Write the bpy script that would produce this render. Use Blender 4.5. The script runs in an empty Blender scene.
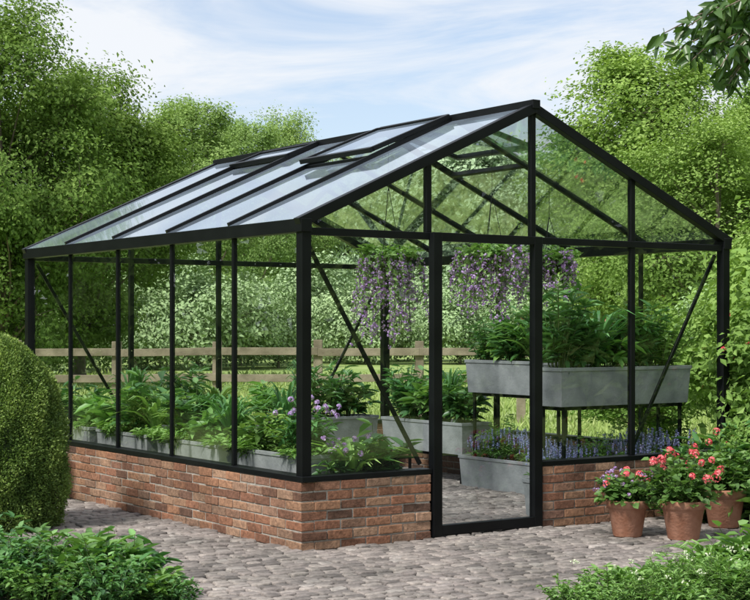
import bpy, math, random
import numpy as np
from mathutils import Vector, Matrix
rng=np.random.default_rng(11); random.seed(5)
scene=bpy.context.scene
scene.view_settings.view_transform='Standard'
try: scene.view_settings.look='None'
except Exception: pass
scene.view_settings.exposure=0; scene.view_settings.gamma=1
COL=scene.collection

# ------------------------------------------------------------ camera / world / sun
cam=bpy.data.cameras.new('camera'); camo=bpy.data.objects.new('camera',cam); COL.objects.link(camo)
camo.location=(0,0,1.48); camo.rotation_euler=(math.pi/2,0,0)
cam.sensor_width=36; cam.lens=72.96; cam.shift_y=0.036; cam.clip_end=3000; cam.clip_start=.05
scene.camera=camo
sunpos=Vector((-.50,-.56,.84)).normalized()
el=math.asin(sunpos.z); az=math.atan2(sunpos.x,sunpos.y)
w=bpy.data.worlds.new('World'); scene.world=w; w.use_nodes=True
nt=w.node_tree; nt.nodes.clear()
def N(nt,t,**k):
    n=nt.nodes.new(t)
    for a,b in k.items():
        try: setattr(n,a,b)
        except Exception: pass
    return n
sky=N(nt,'ShaderNodeTexSky',sky_type='NISHITA',sun_disc=False,sun_elevation=el,sun_rotation=az,air_density=1.0,dust_density=1.0,ozone_density=1.2)
tc=N(nt,'ShaderNodeTexCoord'); mp=N(nt,'ShaderNodeMapping'); mp.inputs['Scale'].default_value=(2.4,2.4,12); mp.inputs['Location'].default_value=(1.3,.4,.25)
mp.inputs['Rotation'].default_value=(0,math.radians(4),0)
nz=N(nt,'ShaderNodeTexNoise'); nz.inputs['Scale'].default_value=1.9; nz.inputs['Detail'].default_value=6; nz.inputs['Roughness'].default_value=.62; nz.inputs['Distortion'].default_value=.5
rp=N(nt,'ShaderNodeValToRGB'); rp.color_ramp.elements[0].position=.37; rp.color_ramp.elements[1].position=.59
rp.color_ramp.elements[0].color=(.32,.32,.32,1); rp.color_ramp.elements[1].color=(.97,.97,.97,1)
mx=N(nt,'ShaderNodeMixRGB'); mx.inputs['Color2'].default_value=(6.1,6.3,6.6,1)
bl=N(nt,'ShaderNodeMixRGB'); bl.blend_type='MULTIPLY'; bl.inputs['Fac'].default_value=1; bl.inputs['Color2'].default_value=(.97,1.02,1.09,1)
bg=N(nt,'ShaderNodeBackground'); bg.inputs['Strength'].default_value=.15
out=N(nt,'ShaderNodeOutputWorld')
L=nt.links.new
L(tc.outputs['Generated'],mp.inputs['Vector']); L(mp.outputs[0],nz.inputs['Vector']); L(nz.outputs['Fac'],rp.inputs['Fac'])
L(rp.outputs['Color'],mx.inputs['Fac']); L(sky.outputs[0],bl.inputs['Color1']); L(bl.outputs[0],mx.inputs['Color1']); L(mx.outputs[0],bg.inputs['Color']); L(bg.outputs[0],out.inputs['Surface'])
sl=bpy.data.lights.new('sun','SUN'); sl.energy=4.6; sl.angle=math.radians(10.0); sl.color=(1,.965,.90)
so=bpy.data.objects.new('sun',sl); COL.objects.link(so); so.rotation_euler=(-sunpos).to_track_quat('-Z','Y').to_euler(); so.location=(-8,-8,14)

# ------------------------------------------------------------ helpers
class MB:
    def __init__(s): s.V=[];s.F=[];s.M=[];s.T=[];s.n=0
    def add(s,V,F,tint=.5,mat=0):
        V=np.asarray(V,float).reshape(-1,3); F=np.asarray(F,int)
        if F.ndim==1: F=F[None]
        s.V.append(V); s.F.append(F+s.n); s.M.append(np.full(len(F),mat)); 
        t=np.broadcast_to(np.asarray(tint,float),(len(V),)) if np.ndim(tint)==0 else np.asarray(tint,float)
        s.T.append(t); s.n+=len(V)
    def mesh(s,name,mats,smooth=True):
        me=bpy.data.meshes.new(name); V=np.concatenate(s.V)
        me.vertices.add(len(V)); me.vertices.foreach_set('co',V.ravel())
        lp=np.concatenate([f.ravel() for f in s.F]); me.loops.add(len(lp)); me.loops.foreach_set('vertex_index',lp.astype(np.int32))
        sz=np.concatenate([np.full(len(f),f.shape[1]) for f in s.F]); st=np.concatenate([[0],np.cumsum(sz)[:-1]])
        me.polygons.add(len(sz)); me.polygons.foreach_set('loop_start',st.astype(np.int32))
        me.polygons.foreach_set('material_index',np.concatenate(s.M).astype(np.int32))
        me.polygons.foreach_set('use_smooth',np.full(len(sz),smooth))
        a=me.attributes.new('tint','FLOAT','POINT'); a.data.foreach_set('value',np.clip(np.concatenate(s.T),0,1))
        for m in mats: me.materials.append(m)
        me.update(calc_edges=True); me.validate()
        return me
def obj(name,me,parent=None,loc=(0,0,0),rz=0,label=None,cat=None,group=None,kind=None,scale=1,color=None):
    o=bpy.data.objects.new(name,me); COL.objects.link(o)
    o.location=loc; o.rotation_euler=(0,0,rz)
    o.scale=(scale,)*3 if np.isscalar(scale) else scale
    if parent: o.parent=parent
    if label:o['label']=label
    if cat:o['category']=cat
    if group:o['group']=group
    if kind:o['kind']=kind
    if color:o.color=color
    return o
def norm(a): return a/np.maximum(np.linalg.norm(a,axis=-1,keepdims=True),1e-9)
def rdir(n): return norm(rng.normal(size=(n,3)))
def tube(mb,P,R,sides=6,tint=.5,mat=0):
    P=np.asarray(P,float); k=len(P); R=np.broadcast_to(R,(k,))
    T=np.gradient(P,axis=0); T=norm(T); ref=np.array([.31,.27,.91]); ref=np.where(np.abs(T@ref)[:,None]>.95,np.array([1,0,0.]),ref)
    A=norm(np.cross(T,ref)); B=np.cross(T,A); th=np.linspace(0,2*np.pi,sides,endpoint=False)
    V=(P[:,None]+R[:,None,None]*(A[:,None]*np.cos(th)[None,:,None]+B[:,None]*np.sin(th)[None,:,None])).reshape(-1,3)
    F=[]
    for i in range(k-1):
        for j in range(sides):
            F.append([i*sides+j,i*sides+(j+1)%sides,(i+1)*sides+(j+1)%sides,(i+1)*sides+j])
    mb.add(V,F,tint,mat)
def leaf4(mb,P,D,Nn,Ln,W,tint,mat=0):
    n=len(P); S=norm(np.cross(D,Nn)); Nn=np.cross(S,D); Ln=np.broadcast_to(Ln,(n,))[:,None]; W=np.broadcast_to(W,(n,))[:,None]
    c=P+D*Ln*.45
    V=np.stack([P,c+S*W*.5+Nn*W*.12,P+D*Ln-Nn*Ln*.12,c-S*W*.5+Nn*W*.12],1).reshape(-1,3)
    F=np.arange(n*4).reshape(-1,4); mb.add(V,F,np.repeat(np.broadcast_to(tint,(n,)),4),mat)
def leaf6(mb,P,D,Nn,Ln,W,tint,mat=0,droop=.25,blunt=.38):
    n=len(P); S=norm(np.cross(D,Nn)); Nn=np.cross(S,D); Ln=np.broadcast_to(Ln,(n,))[:,None]; W=np.broadcast_to(W,(n,))[:,None]
    f=W*.14; d=np.broadcast_to(droop,(n,))[:,None]
    a=P+D*Ln*.30-Nn*Ln*d*.1; b=P+D*Ln*.68-Nn*Ln*d*.45
    V=np.stack([P,a+S*W*.48+Nn*f,b+S*W*blunt+Nn*f,P+D*Ln-Nn*Ln*d,b-S*W*blunt+Nn*f,a-S*W*.48+Nn*f],1).reshape(-1,3)
    i=np.arange(n)[:,None]*6
    F=np.concatenate([i+np.array([[0,1,2,3]]),i+np.array([[0,3,4,5]])]); mb.add(V,F,np.repeat(np.broadcast_to(tint,(n,)),6),mat)
def boxVF(x0,x1,y0,y1,z0,z1):
    V=[(x0,y0,z0),(x1,y0,z0),(x1,y1,z0),(x0,y1,z0),(x0,y0,z1),(x1,y0,z1),(x1,y1,z1),(x0,y1,z1)]
    F=[(0,3,2,1),(4,5,6,7),(0,1,5,4),(1,2,6,5),(2,3,7,6),(3,0,4,7)]
    return V,F
def bar(name,p1,p2,wd,ht,parent,mat,up=(0,0,1),bevel=.003):
    p1=Vector(p1);p2=Vector(p2);d=(p2-p1).normalized();up=Vector(up)
    s=d.cross(up)
    if s.length<.01: s=d.cross(Vector((0,1,0)))
    s.normalize(); u=s.cross(d).normalized()
    V=[]
    for p in (p1,p2):
        for a,b in ((-1,-1),(1,-1),(1,1),(-1,1)): V.append(tuple(p+s*a*wd/2+u*b*ht/2))
    mb=MB(); mb.add(V,[(0,3,2,1),(4,5,6,7),(0,1,5,4),(1,2,6,5),(2,3,7,6),(3,0,4,7)])
    o=obj(name,mb.mesh(name,[mat],False),parent)
    if bevel:
        m=o.modifiers.new('bevel','BEVEL'); m.width=bevel; m.segments=2; m.limit_method='ANGLE'
    return o
def lathe(mb,prof,seg=32,mat=0,tint=.5):
    th=np.linspace(0,2*np.pi,seg,endpoint=False); V=[];F=[]
    for r,z in prof:
        for t in th: V.append((r*math.cos(t),r*math.sin(t),z))
    for i in range(len(prof)-1):
        for j in range(seg): F.append([i*seg+j,i*seg+(j+1)%seg,(i+1)*seg+(j+1)%seg,(i+1)*seg+j])
    mb.add(V,F,tint,mat)

# ------------------------------------------------------------ materials
def base_mat(name):
    m=bpy.data.materials.new(name); m.use_nodes=True; nt=m.node_tree; b=nt.nodes['Principled BSDF']; return m,nt,b
def setramp(r,cols,interp='LINEAR'):
    r.color_ramp.interpolation=interp; e=r.color_ramp.elements
    while len(e)>2: e.remove(e[-1])
    for i,c in enumerate(cols):
        p=i/(len(cols)-1) if interp=='LINEAR' else i/len(cols)
        if i<2: e[i].position=p; e[i].color=(*c,1)
        else: x=e.new(p); x.color=(*c,1)
def leaf_mat(name,cols,trans=.3,rough=.5,spec=.35,simple=False):
    m,nt,b=base_mat(name); L=nt.links.new
    at=N(nt,'ShaderNodeAttribute',attribute_name='tint'); r=N(nt,'ShaderNodeValToRGB'); setramp(r,cols)
    oi=N(nt,'ShaderNodeObjectInfo'); mm=N(nt,'ShaderNodeMixRGB'); mm.blend_type='MULTIPLY'; mm.inputs['Fac'].default_value=1
    L(at.outputs['Fac'],r.inputs['Fac']); L(r.outputs['Color'],mm.inputs['Color1']); L(oi.outputs['Color'],mm.inputs['Color2'])
    if simple:
        nt.nodes.remove(b); b=N(nt,'ShaderNodeBsdfDiffuse'); L(mm.outputs[0],b.inputs['Color'])
    else:
        L(mm.outputs[0],b.inputs['Base Color']); b.inputs['Roughness'].default_value=rough; b.inputs['Specular IOR Level'].default_value=spec
    o=nt.nodes['Material Output']
    if trans:
        t=N(nt,'ShaderNodeBsdfTranslucent'); g=N(nt,'ShaderNodeMixRGB'); g.blend_type='MULTIPLY'; g.inputs['Fac'].default_value=1; g.inputs['Color2'].default_value=(1.4,1.5,.7,1)
        L(mm.outputs[0],g.inputs['Color1']); L(g.outputs[0],t.inputs['Color'])
        ms=N(nt,'ShaderNodeMixShader'); ms.inputs['Fac'].default_value=trans
        L(b.outputs[0],ms.inputs[1]); L(t.outputs[0],ms.inputs[2]); L(ms.outputs[0],o.inputs['Surface'])
    else: L(b.outputs[0],o.inputs['Surface'])
    return m
def noise_mat(name,c1,c2,scale=8,rough=.8,bump=.2,bscale=40,metal=0,detail=4,spec=.4):
    m,nt,b=base_mat(name); L=nt.links.new
    tc=N(nt,'ShaderNodeTexCoord'); n=N(nt,'ShaderNodeTexNoise'); n.inputs['Scale'].default_value=scale; n.inputs['Detail'].default_value=detail
    r=N(nt,'ShaderNodeValToRGB'); setramp(r,[c1,c2]); r.color_ramp.elements[0].position=.3; r.color_ramp.elements[1].position=.7
    L(tc.outputs['Object'],n.inputs['Vector']); L(n.outputs['Fac'],r.inputs['Fac']); L(r.outputs['Color'],b.inputs['Base Color'])
    if bump:
        n2=N(nt,'ShaderNodeTexNoise'); n2.inputs['Scale'].default_value=bscale; n2.inputs['Detail'].default_value=3
        bp=N(nt,'ShaderNodeBump'); bp.inputs['Strength'].default_value=bump; bp.inputs['Distance'].default_value=.01
        L(tc.outputs['Object'],n2.inputs['Vector']); L(n2.outputs['Fac'],bp.inputs['Height']); L(bp.outputs[0],b.inputs['Normal'])
    b.inputs['Roughness'].default_value=rough; b.inputs['Metallic'].default_value=metal; b.inputs['Specular IOR Level'].default_value=spec
    return m
def tint_mat(name,cols,rough=.85,nscale=30,bump=.5,var=.5,stain=.72):
    m,nt,b=base_mat(name); L=nt.links.new
    at=N(nt,'ShaderNodeAttribute',attribute_name='tint'); r=N(nt,'ShaderNodeValToRGB'); setramp(r,cols)
    tc=N(nt,'ShaderNodeTexCoord'); n=N(nt,'ShaderNodeTexNoise'); n.inputs['Scale'].default_value=nscale; n.inputs['Detail'].default_value=6; n.inputs['Roughness'].default_value=.7
    r2=N(nt,'ShaderNodeValToRGB'); setramp(r2,[(1-var,)*3,(1.16,)*3]); r2.color_ramp.elements[0].position=.3; r2.color_ramp.elements[1].position=.68
    n3=N(nt,'ShaderNodeTexNoise'); n3.inputs['Scale'].default_value=1.6; n3.inputs['Detail'].default_value=5
    r3=N(nt,'ShaderNodeValToRGB'); setramp(r3,[(stain,stain*1.01,stain*.97),(1.1,1.08,1.05)]); r3.color_ramp.elements[0].position=.36; r3.color_ramp.elements[1].position=.62
    mm=N(nt,'ShaderNodeMixRGB'); mm.blend_type='MULTIPLY'; mm.inputs['Fac'].default_value=1
    m3=N(nt,'ShaderNodeMixRGB'); m3.blend_type='MULTIPLY'; m3.inputs['Fac'].default_value=1
    L(at.outputs['Fac'],r.inputs['Fac']); L(tc.outputs['Object'],n.inputs['Vector']); L(n.outputs['Fac'],r2.inputs['Fac']); L(r.outputs['Color'],mm.inputs['Color1']); L(r2.outputs['Color'],mm.inputs['Color2'])
    L(tc.outputs['Object'],n3.inputs['Vector']); L(n3.outputs['Fac'],r3.inputs['Fac']); L(mm.outputs[0],m3.inputs['Color1']); L(r3.outputs['Color'],m3.inputs['Color2'])
    L(m3.outputs[0],b.inputs['Base Color']); b.inputs['Roughness'].default_value=rough; b.inputs['Specular IOR Level'].default_value=.3
    bp=N(nt,'ShaderNodeBump'); bp.inputs['Strength'].default_value=bump; bp.inputs['Distance'].default_value=.010
    L(n.outputs['Fac'],bp.inputs['Height']); L(bp.outputs[0],b.inputs['Normal']); return m
def glass_mat(name,tint,basef,amp,power,rough=0.0,sheen=0.0):
    m,nt,b=base_mat(name); nt.nodes.remove(b); L=nt.links.new; o=nt.nodes['Material Output']
    lw=N(nt,'ShaderNodeLayerWeight'); lw.inputs['Blend'].default_value=.5
    p=N(nt,'ShaderNodeMath',operation='POWER'); p.inputs[1].default_value=power; ma=N(nt,'ShaderNodeMath',operation='MULTIPLY_ADD'); ma.inputs[1].default_value=amp; ma.inputs[2].default_value=basef; ma.use_clamp=True
    t=N(nt,'ShaderNodeBsdfTransparent'); t.inputs['Color'].default_value=(*tint,1); g=N(nt,'ShaderNodeBsdfGlossy'); g.inputs['Roughness'].default_value=rough; g.inputs['Color'].default_value=(.93,.97,1,1)
    ms=N(nt,'ShaderNodeMixShader'); L(lw.outputs['Facing'],p.inputs[0]); L(p.outputs[0],ma.inputs[0]); L(ma.outputs[0],ms.inputs['Fac']); L(t.outputs[0],ms.inputs[1]); L(g.outputs[0],ms.inputs[2])
    last=ms
    if sheen:
        d=N(nt,'ShaderNodeBsdfDiffuse'); d.inputs['Color'].default_value=(.38,.47,.58,1)  # pale blue sky sheen painted as a diffuse layer over the glass
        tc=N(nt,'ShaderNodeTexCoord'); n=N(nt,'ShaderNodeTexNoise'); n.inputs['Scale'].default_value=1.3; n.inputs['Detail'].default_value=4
        mr=N(nt,'ShaderNodeMapRange'); mr.inputs['From Min'].default_value=.3; mr.inputs['From Max'].default_value=.75; mr.inputs['To Min'].default_value=sheen*.4; mr.inputs['To Max'].default_value=sheen
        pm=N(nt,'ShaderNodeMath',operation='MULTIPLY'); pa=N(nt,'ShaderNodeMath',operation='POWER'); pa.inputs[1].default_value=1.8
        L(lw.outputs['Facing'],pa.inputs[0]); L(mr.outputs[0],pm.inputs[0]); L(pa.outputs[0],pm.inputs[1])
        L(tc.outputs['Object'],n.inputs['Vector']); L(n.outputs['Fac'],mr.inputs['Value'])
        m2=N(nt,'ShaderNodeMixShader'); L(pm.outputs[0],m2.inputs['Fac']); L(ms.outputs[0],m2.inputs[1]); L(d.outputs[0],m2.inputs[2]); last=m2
    L(last.outputs[0],o.inputs['Surface']); return m

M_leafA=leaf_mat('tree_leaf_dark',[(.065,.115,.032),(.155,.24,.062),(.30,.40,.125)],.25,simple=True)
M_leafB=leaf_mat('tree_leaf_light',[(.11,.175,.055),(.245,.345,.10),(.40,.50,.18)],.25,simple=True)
M_far=leaf_mat('hazed_leaf',[(.28,.35,.22),(.42,.51,.30),(.55,.63,.40)],0,simple=True)  # aerial haze painted into the colour: paler leaves for distant foliage
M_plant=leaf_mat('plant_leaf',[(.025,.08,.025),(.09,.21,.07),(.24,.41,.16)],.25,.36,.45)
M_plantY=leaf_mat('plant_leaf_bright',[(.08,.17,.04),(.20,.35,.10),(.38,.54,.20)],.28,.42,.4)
M_dark=leaf_mat('topiary_leaf',[(.05,.10,.02),(.145,.235,.05),(.30,.40,.10)],.15,.5,.3)
M_over=leaf_mat('overhang_leaf',[(.02,.05,.012),(.05,.11,.025),(.11,.20,.05)],.25,.35,.5)
M_purple=leaf_mat('purple_petal',[(.30,.16,.44),(.46,.29,.62),(.66,.50,.78)],.3,.6,.2)
M_pink=leaf_mat('coral_petal',[(.62,.05,.09),(.82,.14,.17),(.92,.34,.34)],.2,.6,.2)
M_blue=leaf_mat('lavender_petal',[(.20,.20,.46),(.32,.32,.6),(.46,.45,.70)],.2,.6,.2)
M_white=leaf_mat('white_petal',[(.6,.6,.5),(.75,.75,.65),(.85,.85,.78)],.2,.6,.2)
M_grass=leaf_mat('grass_blade',[(.15,.22,.06),(.28,.37,.11),(.43,.49,.20)],0,simple=True)
M_bark=noise_mat('bark',(.11,.09,.065),(.22,.18,.14),6,.95,0,18)
M_stem,_n,_b=base_mat('stem'); _b.inputs['Base Color'].default_value=(.075,.11,.03,1); _b.inputs['Roughness'].default_value=.7
M_black=noise_mat('black_metal',(.0035,.004,.005),(.006,.007,.008),5,.42,0,200,0,spec=.22,detail=1)
M_brick=tint_mat('brick',[(.13,.08,.06),(.26,.125,.08),(.34,.165,.10),(.40,.215,.13),(.44,.275,.185),(.30,.185,.13),(.38,.175,.105),(.24,.14,.105)],.92,34,1.2,.55,.68)
M_mortar=noise_mat('mortar',(.26,.235,.20),(.46,.425,.375),14,.95,.7,120,detail=7)
M_sett=tint_mat('cobblestone',[(.14,.126,.12),(.225,.20,.19),(.30,.265,.25),(.37,.33,.305),(.265,.23,.22),(.43,.395,.37)],.82,28,.8,.45)
M_bed=noise_mat('joint_sand',(.024,.021,.017),(.06,.052,.042),9,.98,.6,80)
M_zinc=noise_mat('galvanised_metal',(.20,.215,.22),(.34,.355,.36),7,.72,.3,50,.1,detail=7)
M_soil=noise_mat('soil',(.03,.02,.014),(.07,.05,.035),20,.98,0,50)
M_moss=noise_mat('moss',(.03,.05,.014),(.08,.11,.035),20,.98,0,50)
M_terra=noise_mat('terracotta',(.30,.125,.07),(.48,.25,.17),9,.88,.3,60,detail=7)
M_wood=noise_mat('weathered_wood',(.17,.14,.095),(.33,.275,.20),5,.9,.5,40)
M_glass=glass_mat('wall_glass',(.965,.98,.972),.05,.9,4.2)
M_glass2=glass_mat('far_wall_glass',(.97,.985,.978),.015,.25,4)
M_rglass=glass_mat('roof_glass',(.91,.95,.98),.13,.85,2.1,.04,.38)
M_ground,nt,b=base_mat('ground'); L=nt.links.new
tc=N(nt,'ShaderNodeTexCoord'); n=N(nt,'ShaderNodeTexNoise'); n.inputs['Scale'].default_value=.22; n.inputs['Detail'].default_value=7; n.inputs['Roughness'].default_value=.7
r=N(nt,'ShaderNodeValToRGB'); setramp(r,[(.19,.27,.08),(.30,.39,.13),(.43,.49,.22)]); r.color_ramp.elements[0].position=.3; r.color_ramp.elements[-1].position=.7; r.color_ramp.elements[1].position=.5
L(tc.outputs['Object'],n.inputs['Vector']); L(n.outputs['Fac'],r.inputs['Fac']); L(r.outputs['Color'],b.inputs['Base Color']); b.inputs['Roughness'].default_value=1; b.inputs['Specular IOR Level'].default_value=.1

# ------------------------------------------------------------ greenhouse frame of reference
GL=Vector((-.48,10,0)); A=math.atan2(.564,.826); CA,SA=math.cos(A),math.sin(A)
def g2w(x,y,z=0): return (GL.x+CA*x-SA*y, GL.y+SA*x+CA*y, z)
def w2g(X,Y): dx=X-GL.x; dy=Y-GL.y; return dx*CA+dy*SA, -dx*SA+dy*CA

# ------------------------------------------------------------ ground + paving
mb=MB(); mb.add([(-600,-300,-.035),(600,-300,-.035),(600,1500,-.035),(-600,1500,-.035)],[(0,1,2,3)]); obj('ground',mb.mesh('ground',[M_ground]),kind='structure')
def paved(x,y):
    a=(y<1.2)&(x>-2.6)&(x<5.4)&(y>-5.5)
    b_=(y>=1.2)&(y<6.0)&(x>-1.5)&(x<4.2)
    c=(y>0)&(x>4.25)
    return (a|b_)&~c
mb=MB()
mb.add([g2w(-2.65,-5.6,-.012),g2w(5.45,-5.6,-.012),g2w(5.45,.1,-.012),g2w(-2.65,.1,-.012)],[(0,1,2,3)])
mb.add([g2w(-2.65,.1,-.012),g2w(4.2,.1,-.012),g2w(4.2,6.0,-.012),g2w(-2.65,6.0,-.012)],[(0,1,2,3)])
obj('path_bed',mb.mesh('path_bed',[M_bed]),kind='structure')
cx=[];cy=[];lx=[];ly=[]
y=-5.5
while y<6.0:
    rw=rng.uniform(.080,.098); x=-2.7+rng.uniform(0,.1)
    while x<5.5:
        ll=rng.uniform(.085,.145); X,Y,_=g2w(x+ll/2,y+rw/2)
        inside_wall=(-.03<x+ll/2<.13 and 0<y<4.9) or (-.02<y+rw/2<.12 and 0<x<1.05) or (-.02<y+rw/2<.12 and 2.05<x<4.1)
        if paved(np.array(x+ll/2),np.array(y+rw/2)) and Y>7.2 and abs(X)<.26*Y+.5 and not inside_wall:
            cx.append(x+ll/2);cy.append(y+rw/2+.012*math.sin(x*2.1+y*.7));lx.append(ll-.013);ly.append(rw-.015)
        x+=ll
    y+=rw
cx,cy,lx,ly=map(np.array,(cx,cy,lx,ly)); n=len(cx); ns=12
th=(np.arange(ns)+.5)/ns*2*np.pi
c,s=np.cos(th),np.sin(th); e=.20
ux=np.sign(c)*np.abs(c)**e; uy=np.sign(s)*np.abs(s)**e
rings=[(1.0,-.025),(1.0,.005),(.95,.0145),(.82,.0180)]
ang=rng.normal(0,.035,n); hz=rng.normal(0,.0028,n); tx=rng.normal(0,.042,n); ty=rng.normal(0,.042,n)
wob=1+rng.normal(0,.024,(n,ns))
Vs=[]
for rr,z in rings:
    px=ux[None]*lx[:,None]/2*rr*wob; py=uy[None]*ly[:,None]/2*rr*wob
    qx=px*np.cos(ang)[:,None]-py*np.sin(ang)[:,None]; qy=px*np.sin(ang)[:,None]+py*np.cos(ang)[:,None]
    zz=z+hz[:,None]+tx[:,None]*px+ty[:,None]*py
    gx=qx+cx[:,None]; gy=qy+cy[:,None]
    Vs.append(np.stack([GL.x+CA*gx-SA*gy,GL.y+SA*gx+CA*gy,zz],-1))
V=np.stack(Vs,1)
nr=len(rings); tint=np.clip(rng.beta(1.5,1.5,n),0,1)
F=[]
for i in range(nr-1):
    for j in range(ns): F.append([i*ns+j,i*ns+(j+1)%ns,(i+1)*ns+(j+1)%ns,(i+1)*ns+j])
F=np.array(F); base=(np.arange(n)*nr*ns)[:,None,None]
mb=MB(); mb.add(V.reshape(-1,3),(F[None]+base).reshape(-1,4),np.repeat(tint,nr*ns))
top=(np.arange(ns)+(nr-1)*ns)[None]+np.arange(n)[:,None]*nr*ns
mb.F.append(top); mb.M.append(np.zeros(n,int))
obj('cobblestone_paving',mb.mesh('cobblestone_paving',[M_sett],True),kind='structure')

# ------------------------------------------------------------ greenhouse
W=4.05; LN=4.875; P=LN/5; BH=.46; EZ=2.20; RZ=3.11; RX=2.0
gh=obj('greenhouse',None,loc=GL,rz=A,label='black metal framed glass greenhouse on a low red brick base',cat='greenhouse')
NC=7
def brick_wall(ax,x0,x1,y0,y1,flip,ends=(True,True)):
    mb=MB(); H=BH/NC; br=random.Random(int((x0+y0)*100)+ax*7)
    lo,hi=(x0,x1) if ax==0 else (y0,y1)
    t0,t1=(y0,y1) if ax==0 else (x0,x1)
    for c in range(NC):
        odd=(c%2==1)^flip
        s=lo+(.107 if (odd and ends[0]) else 0); e=hi-(.107 if (odd and ends[1]) else 0)
        p=s
        while p<e-.02:
            l=.205
            if not ends[0] and odd and p==s: l=.105
            q=min(p+l,e)
            if e-q<.05: q=e
            a=p+.0045+br.uniform(0,.0015) if p>s else p; b_=q-.0045 if q<e else q
            j=max(-.003,min(.005,br.gauss(0,.003))); z0=c*H+.0043+br.gauss(0,.0013); z1=(c+1)*H-.0043+br.gauss(0,.0013)
            if ax==0: V,F=boxVF(a,b_,t0-j,t1+j,z0,z1)
            else: V,F=boxVF(t0-j,t1+j,a,b_,z0,z1)
            V=[(vx+br.gauss(0,.0008),vy+br.gauss(0,.0008),vz+br.gauss(0,.0012)) for vx,vy,vz in V]
            mb.add(V,F,br.betavariate(1.35,1.35),0)
            p=q
    m=.0065
    if ax==0: V,F=boxVF(lo+(.1 if ends[0] else m),hi-(.1 if ends[1] else m),t0+m,t1-m,-.05,BH-.002)
    else: V,F=boxVF(t0+m,t1-m,lo+m,hi-m,-.05,BH-.002)
    mb.add(V,F,.5,1)
    o=obj('brick_wall',mb.mesh('brick_wall',[M_brick,M_mortar],False),gh)
    m=o.modifiers.new('bevel','BEVEL'); m.width=.0055; m.segments=2; m.limit_method='ANGLE'
    return o
T=.105
brick_wall(1,-.02,-.02+T,-.02,LN+.02,False)
brick_wall(1,W+.02-T,W+.02,-.02,LN+.02,False)
brick_wall(0,-.02,1.04,-.02,-.02+T,True,(True,False))
brick_wall(0,2.06,W+.02,-.02,-.02+T,True,(False,True))
brick_wall(0,-.02,W+.02,LN+.02-T,LN+.02,True)
B=lambda nme,p1,p2,wd,ht,up=(0,0,1),par=gh: bar(nme,p1,p2,wd,ht,par,M_black,up)
c0=.035
for x,y_ in ((c0,c0),(W-c0,c0),(c0,LN-c0),(W-c0,LN-c0)): B('corner_post',(x,y_,BH+.03),(x,y_,EZ-.08),.074,.074)
sz=BH+.018
B('sill',(c0,-.04,sz),(c0,LN+.04,sz),.115,.036); B('sill',(W-c0,-.04,sz),(W-c0,LN+.04,sz),.115,.036)
B('sill',(c0+.058,c0,sz-.001),(1.05,c0,sz-.001),.115,.034); B('sill',(2.05,c0,sz-.001),(W-c0-.058,c0,sz-.001),.115,.034); B('sill',(c0+.058,LN-c0,sz-.001),(W-c0-.058,LN-c0,sz-.001),.115,.034)
for x in (.028,W-.028): B('eave_beam',(x,-.012,EZ-.048),(x,LN+.012,EZ-.048),.085,.088)
for y_ in (.035,LN-.035): B('tie_beam',(.072,y_,EZ-.085),(W-.072,y_,EZ-.085),.05,.05)
for i in range(1,5):
    for x in (.035,W-.035): B('mullion',(x,i*P,BH+.035),(x,i*P,EZ-.092),.036,.026)
def roofz(x): return EZ-.01+(RZ-EZ)*(x/RX if x<RX else (W-x)/(W-RX))
B('mullion',(3.0,.037,BH+.035),(3.0,.037,EZ-.11),.044,.042)
for x in (1.05,RX,3.0):
    for y_ in (.037,LN-.037): B('mullion',(x,y_,EZ-.06),(x,y_,roofz(x)-.045),.044,.042)
    B('mullion',(x,LN-.037,BH+.035),(x,LN-.037,EZ-.11),.044,.042)
for y_ in (.025,LN-.025):
    B('gable_rafter',(-.018,y_,EZ-.035),(RX,y_,RZ-.025),.07,.07); B('gable_rafter',(W+.018,y_,EZ-.035),(RX,y_,RZ-.027),.068,.068)
for i in range(1,5):
    B('rafter',(-.01,i*P,EZ-.004),(RX-.03,i*P,RZ-.003),.032,.05); B('rafter',(W+.01,i*P,EZ-.004),(RX+.03,i*P,RZ-.003),.032,.05)
B('ridge_beam',(RX,-.02,RZ+.0),(RX,LN+.02,RZ+.0),.07,.065)
for y_ in (.085,LN-.085):
    B('brace',(.08,y_,EZ-.14),(1.02,y_,BH+.06),.018,.03); B('brace',(W-.08,y_,EZ-.14),(3.04,y_,BH+.06),.018,.03)
def pane(pts,mat,name='glass_pane',par=gh):
    mb=MB(); mb.add(pts,[tuple(range(len(pts)))]); return obj(name,mb.mesh(name,[mat],False),par)
z0,z1=BH+.038,EZ-.094
for i in range(5):
    for x in (.03,W-.03): pane([(x,i*P+.014,z0),(x,(i+1)*P-.014,z0),(x,(i+1)*P-.014,z1),(x,i*P+.014,z1)],M_glass if x<1 else M_glass2)
g0,g1=EZ-.112,EZ-.058
for (a,b_) in ((.072,1.04),(2.05,2.979),(3.021,W-.072)): pane([(a,.03,z0),(b_,.03,z0),(b_,.03,g0),(a,.03,g0)],M_glass)
for (a,b_) in ((.072,1.029),(1.071,1.979),(2.021,2.979),(3.021,W-.072)): pane([(a,LN-.03,z0),(b_,LN-.03,z0),(b_,LN-.03,g0),(a,LN-.03,g0)],M_glass2)
for yy in (.03,LN-.03):
    q=[(.14,1.029),(1.071,1.979),(2.021,2.979),(3.021,W-.14)]
    for a,b_ in q: pane([(a,yy,g1),(b_,yy,g1),(b_,yy,max(g1+.005,roofz(b_)-.05)),(a,yy,max(g1+.005,roofz(a)-.05))],M_glass if yy<1 else M_glass2)
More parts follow.
